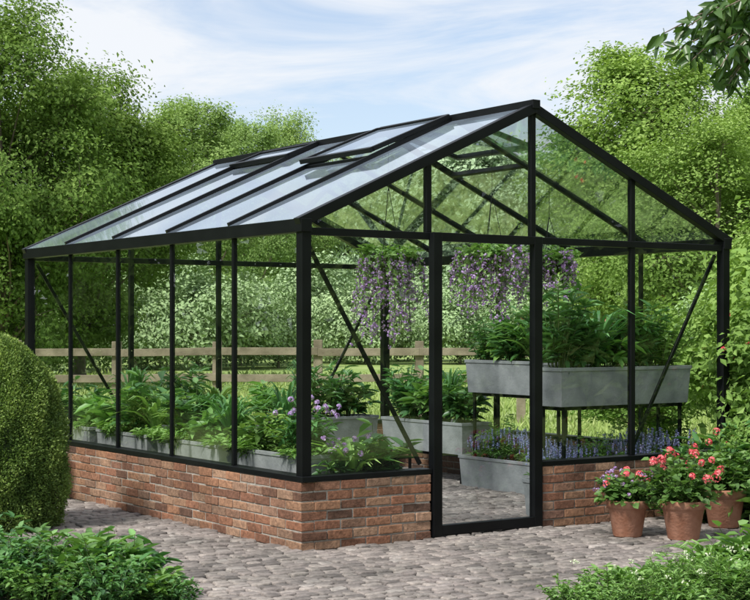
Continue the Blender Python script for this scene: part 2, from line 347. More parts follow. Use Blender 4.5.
def slope(side):
    if side==0: ex=Vector((-.01-RX,0,EZ-RZ+.004))
    else: ex=Vector((W+.01-RX,0,EZ-RZ+.004))
    Lg=ex.length; e=ex.normalized(); nn=Vector((0,1,0)).cross(e); 
    if nn.z<0: nn=-nn
    return e,nn,Lg
vents={(0,1):(1.6,.80,.044),(0,3):(1.5,.34,.026),(1,1):(10,.75,.04)}
for side in (0,1):
    e,nn,Lg=slope(side); R0=Vector((RX,0,RZ-.005))
    for i in range(5):
        VL=vents.get((side,i),(0,0,0))[1]
        st=VL+.03 if (side,i) in vents else .035
        a=R0+e*st; b_=R0+e*(Lg+.008); Y0=Vector((0,i*P+.012,0)); Y1=Vector((0,(i+1)*P-.012,0))
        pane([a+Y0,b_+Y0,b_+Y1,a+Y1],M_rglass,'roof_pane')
        if (side,i) in vents:
            ang=math.radians(vents[(side,i)][0]); e2=e*math.cos(ang)+nn*math.sin(ang); n2=nn*math.cos(ang)-e*math.sin(ang)
            B('roof_crossbar',a+Y0,a+Y1,.03,.04,nn)
            v=obj('roof_vent',None,gh)
            H0=R0+e*.04+nn*vents[(side,i)][2]; y0=Vector((0,i*P,0)); y1=Vector((0,(i+1)*P,0)); E=e2*VL
            for (p,q) in ((H0+y0,H0+y0+E),(H0+y1,H0+y1+E)): bar('vent_frame',p,q,.04,.036,v,M_black,n2)
            bar('vent_frame',H0+y0+Vector((0,.02,0)),H0+y1-Vector((0,.02,0)),.045,.034,v,M_black,n2)
            bar('vent_frame',H0+y0+E+Vector((0,-.02,0)),H0+y1+E+Vector((0,.02,0)),.045,.038,v,M_black,n2)
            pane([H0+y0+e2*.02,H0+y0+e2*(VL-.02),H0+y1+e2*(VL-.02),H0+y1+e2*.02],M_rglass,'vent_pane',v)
dr=obj('door',None,gh)
yd=-.005
bar('door_stile',(1.09,yd,.015),(1.09,yd,EZ-.06),.076,.06,dr,M_black,(0,1,0)); bar('door_stile',(2.005,yd,.015),(2.005,yd,EZ-.06),.076,.06,dr,M_black,(0,1,0))
bar('door_rail',(1.128,yd,EZ-.09),(1.967,yd,EZ-.09),.056,.06,dr,M_black,(0,0,1)); bar('door_rail',(1.128,yd,.06),(1.967,yd,.06),.056,.07,dr,M_black,(0,0,1))
pane([(1.128,yd,.095),(1.967,yd,.095),(1.967,yd,EZ-.12),(1.128,yd,EZ-.12)],M_glass,'door_pane',dr)

# ------------------------------------------------------------ trees
def petals(mb,C,rad,npet,size,mat):
    n=len(C); d=norm(rdir(n*npet)+np.array([0,0,.4])); P_=np.repeat(C,npet,0)+d*rad
    D=rdir(n*npet); D=norm(D-d*np.sum(D*d,1)[:,None]); leaf4(mb,P_-D*size*.45,D,d,size,size*.8,rng.uniform(0,1,n*npet),mat)
def tree_meshes(seed,H,cr,cz0,nlobe,nclump,nleaf,ll,mat,sig=.055,trunk=True,top=.6,name='tree',flowers=0):
    global rng; rng=np.random.default_rng(seed)
    cz=(H+cz0)/2; hh=(H-cz0)/2
    u=rdir(nlobe)*(rng.uniform(.2,1,(nlobe,1))**.42)
    lob=np.stack([u[:,0]*cr*.78,u[:,1]*cr*.78,cz+u[:,2]*hh*.84],1)
    taper=1-(np.clip(u[:,2],0,1)**2)*(1-top); lob[:,:2]*=taper[:,None]
    lr=cr*rng.uniform(.18,.38,nlobe)*np.clip(taper,.6,1)
    li=rng.integers(0,nlobe,nclump); d=norm(rdir(nclump)+np.array([0,0,.3])); cp=lob[li]+d*(lr[li]*rng.uniform(.4,1.35,nclump))[:,None]*np.array([1.12,1.12,.95])
    outd=norm((cp-np.array([0,0,cz]))/np.array([cr,cr,hh]))
    m=nclump*nleaf; ci=np.repeat(np.arange(nclump),nleaf)
    off=rng.normal(size=(m,3))*np.array([1.1,1.1,.75])*cr*sig*rng.uniform(.6,1.6,nclump)[ci][:,None]
    Pp=cp[ci]+off; Pp[:,2]=np.maximum(Pp[:,2],.05)
    nn=norm(outd[ci]*.45+d[ci]*.35+np.array([0,0,.6])+rng.normal(size=(m,3))*.5)
    D=rdir(m)+np.array([0,0,-.25]); D=norm(D-nn*np.sum(D*nn,1)[:,None])
    lt=rng.uniform(-.10,.10,nlobe)[li]
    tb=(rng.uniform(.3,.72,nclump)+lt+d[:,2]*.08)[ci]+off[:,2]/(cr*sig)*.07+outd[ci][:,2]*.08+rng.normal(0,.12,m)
    mb=MB(); s=ll*rng.uniform(.6,1.35,m); leaf4(mb,Pp,D,nn,s,s*.62,tb)
    crown=mb.mesh(name+'_crown',[mat],False)
    mt=MB(); r0=H*.014+.015
    th=H*.82 if trunk else H*.4
    zz=np.linspace(-.1,th,9); px=np.cumsum(rng.normal(0,.03*H/9,9)); py=np.cumsum(rng.normal(0,.03*H/9,9)); TP=np.stack([px-px[0],py-py[0],zz],1)
    TR=r0*(1-zz/th*.8); TR[0]*=1.35; tube(mt,TP,TR,9)
    for k in range(nlobe):
        tz=np.clip(lob[k,2]-rng.uniform(.3,.9)*hh*.7,H*.08,th*.95); p0=np.array([np.interp(tz,zz,TP[:,0]),np.interp(tz,zz,TP[:,1]),tz])
        p1=lob[k]; mid=(p0+p1)/2+rng.normal(0,.06*cr,3); t=np.linspace(0,1,6)[:,None]; C=(1-t)**2*p0+2*t*(1-t)*mid+t*t*p1
        rr=r0*.36*(1-tz/th*.5); tube(mt,C,np.linspace(rr,rr*.25,6),6)
        for q in np.where(li==k)[0][:8]:
            tube(mt,[p1,(p1+cp[q])/2+rng.normal(0,.02*cr,3),cp[q]],[rr*.25,rr*.14,rr*.05],4)
    tr=mt.mesh(name+'_trunk',[M_bark],True)
    if flowers:
        mf=MB(); q=rng.choice(nclump,flowers,replace=False)
        for c_ in cp[q]+outd[q]*.08: petals(mf,c_[None],.022,14,.022,0)
        return tr,crown,mf.mesh(name+'_flowers',[M_pink],False)
    return tr,crown
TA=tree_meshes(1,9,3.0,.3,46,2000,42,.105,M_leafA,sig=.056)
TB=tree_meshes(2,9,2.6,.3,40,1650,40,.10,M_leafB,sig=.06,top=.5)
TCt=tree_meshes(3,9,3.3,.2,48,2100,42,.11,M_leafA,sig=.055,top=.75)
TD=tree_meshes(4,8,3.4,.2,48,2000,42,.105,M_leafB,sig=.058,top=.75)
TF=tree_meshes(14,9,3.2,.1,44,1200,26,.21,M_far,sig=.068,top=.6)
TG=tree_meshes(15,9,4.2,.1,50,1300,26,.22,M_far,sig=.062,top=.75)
SH=tree_meshes(5,2.2,1.5,.0,24,640,24,.095,M_far,sig=.08,trunk=False,top=.8,name='shrub')
SN=tree_meshes(6,2.2,1.0,.05,24,520,30,.075,M_leafB,sig=.08,trunk=False,top=.8,name='shrub')
SF=tree_meshes(9,2.1,.62,.05,24,440,22,.075,M_leafB,sig=.11,trunk=False,top=.8,name='shrub',flowers=60)
def put_tree(T,X,Y,s,col,label,kind='tree',rz=None,sx=1.0,group='trees around the meadow'):
    e=obj(kind,None,loc=(X,Y,-.03),rz=random.uniform(0,6.28) if rz is None else rz,label=label,cat='tree' if 'tree' in kind else 'shrub',group=group)
    e.scale=(s*sx,s*sx,s)
    a='trunk' if 'tree' in kind else 'branches'; b_='crown' if 'tree' in kind else 'foliage'
    obj(a,T[0],e); obj(b_,T[1],e,color=(*col,1))
    if len(T)>2: obj('flowers',T[2],e)
def px(x,Y): return (x-375)/1520*Y
def tz(y,Y): return 1.48+(327-y)/1520*Y
LD='dark green leafy broadleaf tree beyond the greenhouse'; LL='light green airy deciduous tree at the meadow edge'; LF='haze-paled green tree at the far side of the meadow'
for T,x,ytop,Y,col,lab,sx,h in [  # farther trees get paler, bluer colours as painted haze
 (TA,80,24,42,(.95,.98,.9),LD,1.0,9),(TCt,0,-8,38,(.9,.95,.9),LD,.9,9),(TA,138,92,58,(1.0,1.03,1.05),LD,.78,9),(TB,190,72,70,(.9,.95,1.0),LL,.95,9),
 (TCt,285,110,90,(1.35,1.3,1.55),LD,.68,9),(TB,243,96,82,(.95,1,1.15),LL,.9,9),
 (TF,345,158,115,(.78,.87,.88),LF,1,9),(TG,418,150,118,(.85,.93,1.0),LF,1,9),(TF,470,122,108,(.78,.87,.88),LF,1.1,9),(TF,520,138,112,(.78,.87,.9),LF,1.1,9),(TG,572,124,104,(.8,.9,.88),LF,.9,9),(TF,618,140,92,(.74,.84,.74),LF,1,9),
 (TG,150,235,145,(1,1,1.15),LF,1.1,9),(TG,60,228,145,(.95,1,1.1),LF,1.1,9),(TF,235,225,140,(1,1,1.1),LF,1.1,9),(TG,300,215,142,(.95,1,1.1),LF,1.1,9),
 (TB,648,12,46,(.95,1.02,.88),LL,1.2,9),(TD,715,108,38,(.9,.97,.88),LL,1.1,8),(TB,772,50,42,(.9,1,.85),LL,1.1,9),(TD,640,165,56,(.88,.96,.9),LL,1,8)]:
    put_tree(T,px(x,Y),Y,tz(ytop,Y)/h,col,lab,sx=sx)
def leafwall(name,n,fx_,fy_,hf,nrm,ls,mat,color,label,seed):
    global rng; rng=np.random.default_rng(seed)
    u=rng.uniform(0,1,n); v=rng.uniform(0,1,n)**.9; X=fx_(u)+0*u; Y=fy_(u)+0*u; H=hf(u); Z=H*v; cl=np.sin(u*55+Z*.9)*np.sin(Z*1.5+u*23)
    nrm=np.array(nrm); off=rng.uniform(-2,.2,n)+cl*.9
    P_=np.stack([X,Y,Z],1)+nrm*off[:,None]
    nn=norm(rng.normal(size=(n,3))*.6+nrm*.5+np.array([0,0,.6])); D=rdir(n); D=norm(D-nn*np.sum(D*nn,1)[:,None])
    mb=MB(); leaf4(mb,P_,D,nn,ls*rng.uniform(.7,1.3,n),ls*.62*rng.uniform(.7,1.3,n),.45+.22*cl+rng.normal(0,.14,n))
    obj(name,mb.mesh(name,[mat],False),kind='stuff',label=label,cat='woodland',color=color)
leafwall('distant_woodland',60000,lambda u:-55+110*u,lambda u:155+0*u,lambda u:8.8+1.6*np.sin(u*24)+1.3*np.sin(u*57+1),(0,-1,0),.85,M_far,(1,1.05,1.2,1),'distant soft green woodland edge behind the meadow',77)  # bluish multiplier adds painted haze to the far edge
leafwall('unseen_woodland',36000,lambda u:-15.5-5*u*u,lambda u:2+42*u,lambda u:7.0+1.3*np.sin(u*24)+.8*np.sin(u*57+1),(1,0,0),.42,M_leafB,(1,1,1,1),'unseen leafy woodland edge added for the glass to reflect',78)  # added out of view so the side panes reflect foliage instead of sky
leafwall('unseen_woodland',36000,lambda u:14.5+0*u,lambda u:-14+30*u,lambda u:7+1.3*np.sin(u*24)+.8*np.sin(u*57+1),(-1,0,0),.42,M_leafB,(1,1,1,1),'unseen leafy woodland edge added for the glass to reflect',79)  # same on the right, unseen, added for the gable reflections
LS='bushy green shrub growing in the meadow'
for x,Y,s,col in ((28,52,1.5,(.72,.82,.68)),(75,50,1.3,(.85,.92,.75)),(118,54,1.6,(.8,.9,.74)),(160,57,1.3,(.9,.97,.82)),(198,54,1.7,(.78,.88,.74)),(240,60,1.5,(.9,.97,.85)),(278,56,1.3,(.85,.95,.8)),(320,64,1.9,(.85,.93,.85)),(365,62,1.5,(.9,.98,.86)),(415,68,1.8,(.85,.93,.85)),(460,62,1.4,(.85,.95,.82)),(500,66,1.7,(.85,.93,.83)),(545,60,1.5,(.8,.9,.76)),(590,56,1.7,(.72,.82,.68)),(640,48,1.4,(.72,.82,.68)),(700,42,1.3,(.68,.78,.64)),(5,40,.9,(.7,.8,.62)),(740,32,1.1,(.62,.74,.55))):
    put_tree(SH,px(x,Y),Y,s,col,LS,'shrub',group='shrubs in the meadow')
LN2='leafy green shrub beside the greenhouse'
for X,Y,s,col,sx in ((4.4,14.6,1.3,(.85,.97,.8),1),(4.2,17.0,1.0,(.9,1.0,.88),1.1),(3.3,18.5,.5,(.8,.95,.8),1.6),(5.4,19,1.3,(.9,1,.9),1),(-5.3,18.6,.8,(.9,.97,.72),1.0),(-3.15,12.9,.42,(.9,1,.75),1.0)):
    put_tree(SN,X,Y,s,col,LN2,'shrub',sx=sx,group='shrubs around the greenhouse')
for X,Y,s,sx in ((3.30,12.15,.95,1.0),(3.72,13.2,1.15,1.05),(3.05,11.75,.5,1.1)):
    put_tree(SF,X,Y,s,(.8,.94,.82),'leafy shrub with pink red blooms beside the greenhouse corner','flowering_shrub',sx=sx,group='flowering shrubs by the greenhouse')

# meadow grass
rng=np.random.default_rng(8)
n=65000; iz=rng.uniform(1/50,1/9.0,n); Y=1/iz; X=rng.uniform(-1,1,n)*(.27*Y+.8); gx,gy=w2g(X,Y)
ok=~((gx>-2.65)&(gx<4.2)&(gy>-5.6)&(gy<6.05)) & ~((gy<.1)&(gx>4.1)&(gx<5.45)); X,Y=X[ok],Y[ok]; n=len(X)
pt=np.sin(X*.8+Y*.5)*np.sin(Y*.43-X*.3)
D=norm(rng.normal(size=(n,3))*.5+np.array([0,0,1])); Nn=norm(rng.normal(size=(n,3))*np.array([1,1,.1])); hgt=rng.uniform(.05,.20,n)*(1+.4*pt)
mb=MB(); leaf4(mb,np.stack([X,Y,np.full(n,-.035)],1),D,Nn,hgt,.012+.0009*Y,.5+.22*pt+rng.normal(0,.18,n))
obj('meadow_grass',mb.mesh('meadow_grass',[M_grass],False),kind='stuff',label='sunlit yellow green meadow grass',cat='grass')

# ------------------------------------------------------------ fence
fe=obj('wooden_fence',None,loc=(0,24,0),rz=-.03,label='weathered wooden post and rail fence across the meadow',cat='fence')
fx=[-8.9+1.6*i for i in range(8)]+[3.9]
for x in fx: bar('post',(x,0,-.1),(x,0,1.26+random.uniform(-.03,.03)),.14,.12,fe,M_wood,(0,1,0),.01)
for a,b_ in zip(fx[:-1],fx[1:]):
    for z,h in ((1.08,.12),(.68,.12)): bar('rail',(a,-.09,z+random.uniform(-.02,.02)),(b_,-.09,z+random.uniform(-.02,.02)),.045,h,fe,M_wood,(0,0,1),.006)

# ------------------------------------------------------------ plants
def bush(mb,ns,h,r,ll,lw,per,mat=0,stemmat=1,zmin=.15,droop=.3,up=.35,round_=False,base=(0,0,0)):
    base=np.array(base)
    for k in range(ns):
        a=rng.uniform(0,2*np.pi); rr=r*math.sqrt(rng.uniform(0,1)); hh=h*rng.uniform(.55,1.15)*(1-.35*(rr/r)**2)
        p1=np.array([rr*math.cos(a),rr*math.sin(a),hh]); p0=np.array([rr*.25*math.cos(a),rr*.25*math.sin(a),0]); mid=np.array([p1[0]*.55,p1[1]*.55,hh*.65])
        t=np.linspace(0,1,6)[:,None]; C=(1-t)**2*p0+2*t*(1-t)*mid+t*t*p1
        tube(mb,C+base,np.linspace(.005,.002,6)*(h/.45)**.5,3,.5,stemmat)
        t=rng.uniform(zmin,1,per)[:,None]; Q=(1-t)**2*p0+2*t*(1-t)*mid+t*t*p1
        b=rng.uniform(0,2*np.pi,per); out=np.stack([np.cos(b),np.sin(b),np.zeros(per)],1)+np.array([math.cos(a),math.sin(a),0])*.5
        D=norm(norm(out)+np.array([0,0,1])*rng.normal(up,.35,per)[:,None]); Nn=norm(np.array([0,0,1.])+rng.normal(0,.3,(per,3)))
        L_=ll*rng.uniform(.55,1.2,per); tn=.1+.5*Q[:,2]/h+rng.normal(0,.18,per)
        leaf6(mb,Q+base,D,Nn,L_,lw*L_/ll,tn,mat,droop=rng.uniform(.1,.5,per)*droop/.3,blunt=.44 if round_ else .34)
def blades(mb,n,h,spread,wd,mat=0,seg=6,base=(0,0,0)):
    for k in range(n):
        a=rng.uniform(0,2*np.pi); s=spread*rng.uniform(.35,1.1); hh=h*rng.uniform(.6,1.1); t=np.linspace(0,1,seg)
        rad=s*t**1.3; z=hh*(1.9*t-1.15*t**2.2); w_=wd*np.sin(np.pi*np.clip(t*.88+.12,0,1))**.7*.5; w_[-1]=.001
        c=np.stack([rad*math.cos(a),rad*math.sin(a),z],1)+np.array(base); S=np.array([-math.sin(a),math.cos(a),0])
        V=np.concatenate([c+S*w_[:,None]+np.array([0,0,1])*w_[:,None]*.5,c,c-S*w_[:,None]+np.array([0,0,1])*w_[:,None]*.5]); F=[]
        for i in range(seg-1): F+= [[i,i+1,seg+i+1,seg+i],[seg+i,seg+i+1,2*seg+i+1,2*seg+i]]
        mb.add(V,F,np.tile(.2+.4*t+rng.normal(0,.14),3),mat)
PM=[M_plant,M_stem,M_purple]; PY=[M_plantY,M_stem,M_white]
rng=np.random.default_rng(21)
def mk(f,mats,name='leafy_plant'):
    mb=MB(); f(mb); return mb.mesh(name,mats,True)
pl={}
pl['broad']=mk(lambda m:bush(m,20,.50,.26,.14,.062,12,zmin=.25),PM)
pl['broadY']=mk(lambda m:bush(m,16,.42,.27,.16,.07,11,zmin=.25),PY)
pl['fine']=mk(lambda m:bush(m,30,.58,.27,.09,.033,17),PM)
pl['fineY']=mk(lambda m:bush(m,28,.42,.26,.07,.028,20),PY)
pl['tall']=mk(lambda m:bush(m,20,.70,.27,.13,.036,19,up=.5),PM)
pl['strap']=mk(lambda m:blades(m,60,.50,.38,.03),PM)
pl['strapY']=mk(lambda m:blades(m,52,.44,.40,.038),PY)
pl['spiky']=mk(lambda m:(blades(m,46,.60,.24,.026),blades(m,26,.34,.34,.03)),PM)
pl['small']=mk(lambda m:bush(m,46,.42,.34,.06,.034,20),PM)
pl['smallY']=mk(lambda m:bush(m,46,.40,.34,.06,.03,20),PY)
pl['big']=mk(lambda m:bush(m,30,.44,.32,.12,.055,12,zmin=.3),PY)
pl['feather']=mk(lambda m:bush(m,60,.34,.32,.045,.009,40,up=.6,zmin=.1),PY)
def trail(m):
    blades(m,40,.16,.34,.03); bush(m,26,.2,.26,.07,.035,12)
pl['trail']=mk(trail,PY)
def hosta(m): bush(m,40,.28,.26,.12,.07,5,zmin=.7,droop=.5,up=.15,round_=True)
pl['hosta']=mk(hosta,PM)
def fl_purple(m):
    bush(m,26,.42,.25,.09,.045,16); a=rng.uniform(0,6.28,18); r=.26*np.sqrt(rng.uniform(0,1,18)); petals(m,np.stack([r*np.cos(a),r*np.sin(a),rng.uniform(.34,.50,18)],1),.020,13,.026,2)
pl['purple']=mk(fl_purple,PM)
def fl_pink(m):
    bush(m,30,.52,.26,.12,.045,15); a=rng.uniform(0,6.28,5); r=.26*np.sqrt(rng.uniform(0,1,5)); petals(m,np.stack([r*np.cos(a),r*np.sin(a),rng.uniform(.28,.54,5)],1),.018,8,.024,2)
pl['pinkfl']=mk(fl_pink,[M_plant,M_stem,M_pink])
def lav(m):
    bush(m,34,.20,.22,.05,.012,22)
    for k in range(70):
        a=rng.uniform(0,6.28); r=.2*math.sqrt(rng.uniform(0,1)); h=rng.uniform(.20,.34); tp=np.array([r*1.4*math.cos(a),r*1.4*math.sin(a),h]); bt=np.array([r*.6*math.cos(a),r*.6*math.sin(a),.05])
        tube(m,[bt,(bt+tp)/2+[0,0,.02],tp],.0018,3,.5,1)
        petals(m,tp+np.array([0,0,-1.])*rng.uniform(0,.08,9)[:,None],.006,3,.014,2)
pl['lavender']=mk(lav,[M_plantY,M_stem,M_blue],'lavender_plant')
def whitefl(m):
    bush(m,44,.24,.27,.05,.022,18)
    for q in range(5):
        a=rng.uniform(0,6.28); r=.25*math.sqrt(rng.uniform(0,1)); c=np.array([r*math.cos(a),r*math.sin(a),rng.uniform(.21,.27)]); petals(m,c+rng.normal(0,.013,(7,3))*[1,1,.4],.004,5,.009,2)
pl['white']=mk(whitefl,PY)
LAB={'broad':'broad leaved green plant growing in a grey trough','broadY':'bright green broad leaved plant in a grey trough','fine':'tall fine leaved green plant in a grey trough','fineY':'light green fine leaved plant in a grey trough','tall':'tall dark green narrow leaved plant in a grey trough','strap':'arching strap leaved green plant in a grey trough','strapY':'bright arching strap leaved plant in a grey trough','hosta':'low green plant with rounded leaves','purple':'green plant with small purple flowers','pinkfl':'green plant with small red flowers in a grey trough','lavender':'low blue lavender in flower','white':'low ground plant with tiny white flowers','small':'low small leaved green plant','smallY':'low small leaved bright green plant','feather':'feathery light green plant','big':'loose light green leafy plant','trail':'low spreading green plant spilling over a trough edge','spiky':'upright spiky green plant growing in a grey trough'}
def plant(k,X,Y,Z,s=1,col=(1,1,1),label=None,group='plants in the greenhouse troughs',sc=None):
    nm={'lavender':'lavender_plant'}.get(k,'leafy_plant')
    return obj(nm,pl[k],loc=(X,Y,Z),rz=random.uniform(0,6.28),label=label or LAB[k],cat='plant',group=group,scale=sc or s,color=(*col,1))
def rectrings(mb,rs,mat=0,cap0=True,cap1=False):
    V=[];F=[]
    for hx,hy,z in rs: V+=[(-hx,-hy,z),(hx,-hy,z),(hx,hy,z),(-hx,hy,z)]
    for i in range(len(rs)-1):
        for j in range(4): F.append([i*4+j,i*4+(j+1)%4,(i+1)*4+(j+1)%4,(i+1)*4+j])
    if cap0: F.append([3,2,1,0])
    if cap1: k=(len(rs)-1)*4; F.append([k,k+1,k+2,k+3])
    mb.add(V,F,.5,mat)
def trough(x,y_,z,Lx,along,kinds,hgt=.30,dp=.36,label='long weathered grey metal planter trough',s=1.0,stand=True,col=(1,1,1),spill=0):
    X,Y,Z=g2w(x,y_,z); rot=A+(math.pi/2 if along=='y' else 0)
    e=obj('planter',None,loc=(X,Y,Z),rz=rot,label=label,cat='planter',group='metal planter troughs')
    hx,hy=Lx/2,dp/2; mb=MB()
    rectrings(mb,[(hx-.025,hy-.025,0),(hx-.008,hy-.008,hgt-.03),(hx,hy,hgt-.028),(hx,hy,hgt),(hx-.018,hy-.018,hgt),(hx-.022,hy-.022,hgt-.05)])
    o=obj('trough',mb.mesh('trough',[M_zinc],False),e); m=o.modifiers.new('bevel','BEVEL'); m.width=.003; m.segments=2; m.limit_method='ANGLE'
    mb=MB(); mb.add([(-hx+.02,-hy+.02,hgt-.04),(hx-.02,-hy+.02,hgt-.04),(hx-.02,hy-.02,hgt-.04),(-hx+.02,hy-.02,hgt-.04)],[(0,1,2,3)]); obj('soil',mb.mesh('soil',[M_soil]),e)
    n=len(kinds)
    for i,k in enumerate(kinds):
        t=((i+.5)/n-.5)*(Lx-.15); ox,oy=(t,0) if along=='x' else (0,t)
        a,b_,_=g2w(x+ox+random.uniform(-.04,.04),y_+oy+random.uniform(-.04,.04)); v=random.uniform(.8,1.25); ry=random.uniform(.88,1.1)
        plant(k,a,b_,z+hgt-.05,s*random.uniform(.78,1.2),(col[0]*v*ry,col[1]*v,col[2]*v))
    for i in range(spill):
        t=random.uniform(-.45,.45)*Lx; a,b_,_=g2w(x-.10 if along=='y' else x+t, y_+t if along=='y' else y_-.1); plant('trail',a,b_,z+hgt-.06,random.uniform(.6,.85),col)
    if stand and z>.05:
        st=obj('plant_stand',None,loc=(X,Y,0),rz=rot,label='black metal stand carrying a grey planter trough',cat='stand',group='planter stands')
        for sx in (-1,1):
            for sy in (-1,1): bar('leg',(sx*(hx-.08),sy*(hy-.06),.005),(sx*(hx-.08),sy*(hy-.06),z-.03),.024,.024,st,M_black,(0,1,0),.002)
            bar('crossbar',(sx*(hx-.08),-hy+.04,z-.016),(sx*(hx-.08),hy-.04,z-.016),.026,.028,st,M_black,(0,0,1),.002)
        for sy in (-1,1): bar('crossbar',(-hx+.1,sy*(hy-.06),z-.015),(hx-.1,sy*(hy-.06),z-.015),.022,.026,st,M_black,(0,0,1),.002)
br=(1.2,1.22,1.2)
trough(.38,.80,.30,.95,'y',['purple','fineY','spiky','broadY'],s=.98,col=br,spill=4)
trough(.38,2.05,.30,1.05,'y',['strap','broadY','spiky','broad','strapY'],s=.95,col=br,spill=4)
trough(.38,3.25,.30,1.0,'y',['strapY','broad','spiky','broadY'],s=.95,col=br,spill=3)
trough(.38,4.30,.30,.8,'y',['broadY','strapY','broad'],s=.95,col=br,spill=2)
trough(.62,.30,.06,.62,'x',['purple','strapY','broad'],s=1.08,hgt=.28,dp=.3,col=br)
trough(1.3,4.45,.28,1.25,'x',['strap','broad','tall','strapY'],s=1.0,col=br)
trough(2.9,4.45,.28,1.3,'x',['broadY','spiky','tall','broad'],s=1.05,col=br)
trough(3.52,3.28,.29,1.32,'y',['broad','spiky','broadY','broad','fine'],s=1.1,col=br)
trough(3.52,1.92,.88,1.32,'y',['broad','tall','strapY','pinkfl','broadY','fine'],s=.98,col=(1.4,1.4,1.3))
trough(3.50,1.98,.0,1.34,'y',['lavender','lavender','lavender','lavender','fineY','lavender'],s=.9,col=br)
trough(3.11,.36,.87,1.40,'x',['tall','broad','strap','broadY','pinkfl','tall','fineY'],s=1.04,col=(1.5,1.5,1.4))
trough(3.1,.42,.0,1.45,'x',['lavender','lavender','fineY','lavender','lavender','lavender'],s=1.15,label='grey metal planter trough filled with blue lavender',hgt=.30,col=br)
for x,y_,k,s in ((.95,1.3,'strapY',.8),(.95,2.3,'broadY',.9),(2.6,3.6,'hosta',1.0),(1.9,3.9,'hosta',1.2)):
    X,Y,_=g2w(x,y_); plant(k,X,Y,0,s,br,label='leafy green plant growing on the greenhouse floor')
rng=np.random.default_rng(31)
def basket(x,y_,zr,ln0=.62,nv=50):
    X,Y,_=g2w(x,y_); e=obj('hanging_basket',None,loc=(X,Y,0),label='hanging basket trailing purple wisteria like flowers',cat='hanging basket',group='hanging flower baskets')
    mb=MB(); lathe(mb,[(.0,zr-.10),(.05,zr-.095),(.09,zr-.06),(.115,zr),(.12,zr+.01),(.105,zr+.01),(.09,zr-.03),(0,zr-.03)],20); obj('basket',mb.mesh('basket',[M_moss]),e)
    zt=roofz(x)-.03; mb=MB()
    for a in (0,2.1,4.2): tube(mb,[(.11*math.cos(a),.11*math.sin(a),zr),(0.002*math.cos(a),.002*math.sin(a),zr+(zt-zr)*.6)],.003,4)
    tube(mb,[(0,0,zr+(zt-zr)*.58),(0,0,zt)],.003,4); obj('chain',mb.mesh('chain',[M_black]),e)
    mf=MB(); bush(mf,44,.16,.28,.07,.032,13,base=(0,0,zr-.02))
    mp=MB()
    for k in range(nv):
        a=rng.uniform(0,6.28); r0=rng.uniform(.04,.18); r1=r0+rng.uniform(.04,.2); ln=rng.uniform(.2,1)*ln0; t=np.linspace(0,1,7)
        C=np.stack([(r0+(r1-r0)*np.sqrt(t))*math.cos(a),(r0+(r1-r0)*np.sqrt(t))*math.sin(a),zr+.05+.08*np.sin(t*3)*(1-t)-ln*t**1.6],1)
        tube(mf,C,.002,3,.4,1); m_=17; tt=rng.uniform(.0,.85,m_); Q=np.stack([np.interp(tt,t,C[:,i]) for i in range(3)],1)
        D=norm(rng.normal(size=(m_,3))+np.array([0,0,-.5])); Nn=norm(rng.normal(size=(m_,3))*.5+[math.cos(a),math.sin(a),.6]); leaf6(mf,Q,D,Nn,rng.uniform(.03,.07,m_),rng.uniform(.015,.028,m_),rng.uniform(.1,.8,m_))
        q=rng.uniform(.3,1,26); Q=np.stack([np.interp(q,t,C[:,i]) for i in range(3)],1)+rng.normal(0,.013,(26,3)); petals(mp,Q,.010,3,.021,0)
    obj('foliage',mf.mesh('foliage',[M_plantY,M_stem]),e,color=(1.15,1.15,1.1,1)); obj('flowers',mp.mesh('flowers',[M_purple]),e,color=(1.12,1.12,1.12,1))
basket(2.05,1.95,2.04,.78,56); basket(2.38,.975,2.02,.55,52); basket(2.98,.975,2.0,.42,46)

# ------------------------------------------------------------ terracotta pots
rng=np.random.default_rng(41)
def potted(X,Y,r,h,ph,pr,fl,label,extra=None):
    e=obj('potted_plant',None,loc=(X,Y,.016),label=label,cat='potted plant',group='terracotta flower pots')
    mb=MB(); lathe(mb,[(0,0),(r*.66,0),(r*.69,.006),(r*.92,h*.78),(r*.93,h*.785),(r*1.0,h*.79),(r*1.04,h*.98),(r*1.02,h),(r*.93,h),(r*.9,h*.9),(r*.0,h*.9)],40); obj('pot',mb.mesh('pot',[M_terra]),e)
    mf=MB(); bush(mf,36,ph,pr,.06,.055,14,base=(0,0,h*.85),round_=True,droop=.2)
    n=130; a=rng.uniform(0,6.28,n); rr=r*rng.uniform(.7,1.4,n); P_=np.stack([rr*np.cos(a),rr*np.sin(a),h*.92+rng.uniform(0,.12,n)],1); D=norm(np.stack([np.cos(a),np.sin(a),rng.uniform(-.5,.4,n)],1)); leaf6(mf,P_,D,norm(rng.normal(0,.3,(n,3))+[0,0,1]),.055,.048,rng.uniform(.1,.7,n),0,blunt=.44)
    obj('foliage',mf.mesh('foliage',[M_plantY,M_stem]),e,color=(.72,.78,.74,1))
    mp=MB()
    for m_,cnt,rad in fl:
        a=rng.uniform(0,6.28,cnt); q=pr*np.sqrt(rng.uniform(.05,1.15,cnt)); z=h*.85+ph*(1.08-.42*(q/pr)**2)+rng.normal(0,.03,cnt)
        for i in range(cnt): petals(mp,np.array([[q[i]*math.cos(a[i]),q[i]*math.sin(a[i]),z[i]]]),rad*rng.uniform(.75,1.15),30 if rad>.02 else 12,.020 if rad>.02 else .016,m_)
    obj('flowers',mp.mesh('flowers',[M_pink,M_purple]),e)
potted(1.77,10.66,.145,.255,.22,.22,[(0,5,.026),(1,34,.014)],'small terracotta pot with purple and red flowers on cobbles')
potted(2.13,10.50,.155,.27,.38,.28,[(0,22,.028)],'terracotta pot with coral red geraniums on cobbles')
potted(2.56,11.15,.16,.28,.40,.28,[(0,3,.026)],'leafy terracotta pot with few red flowers beside the greenhouse')
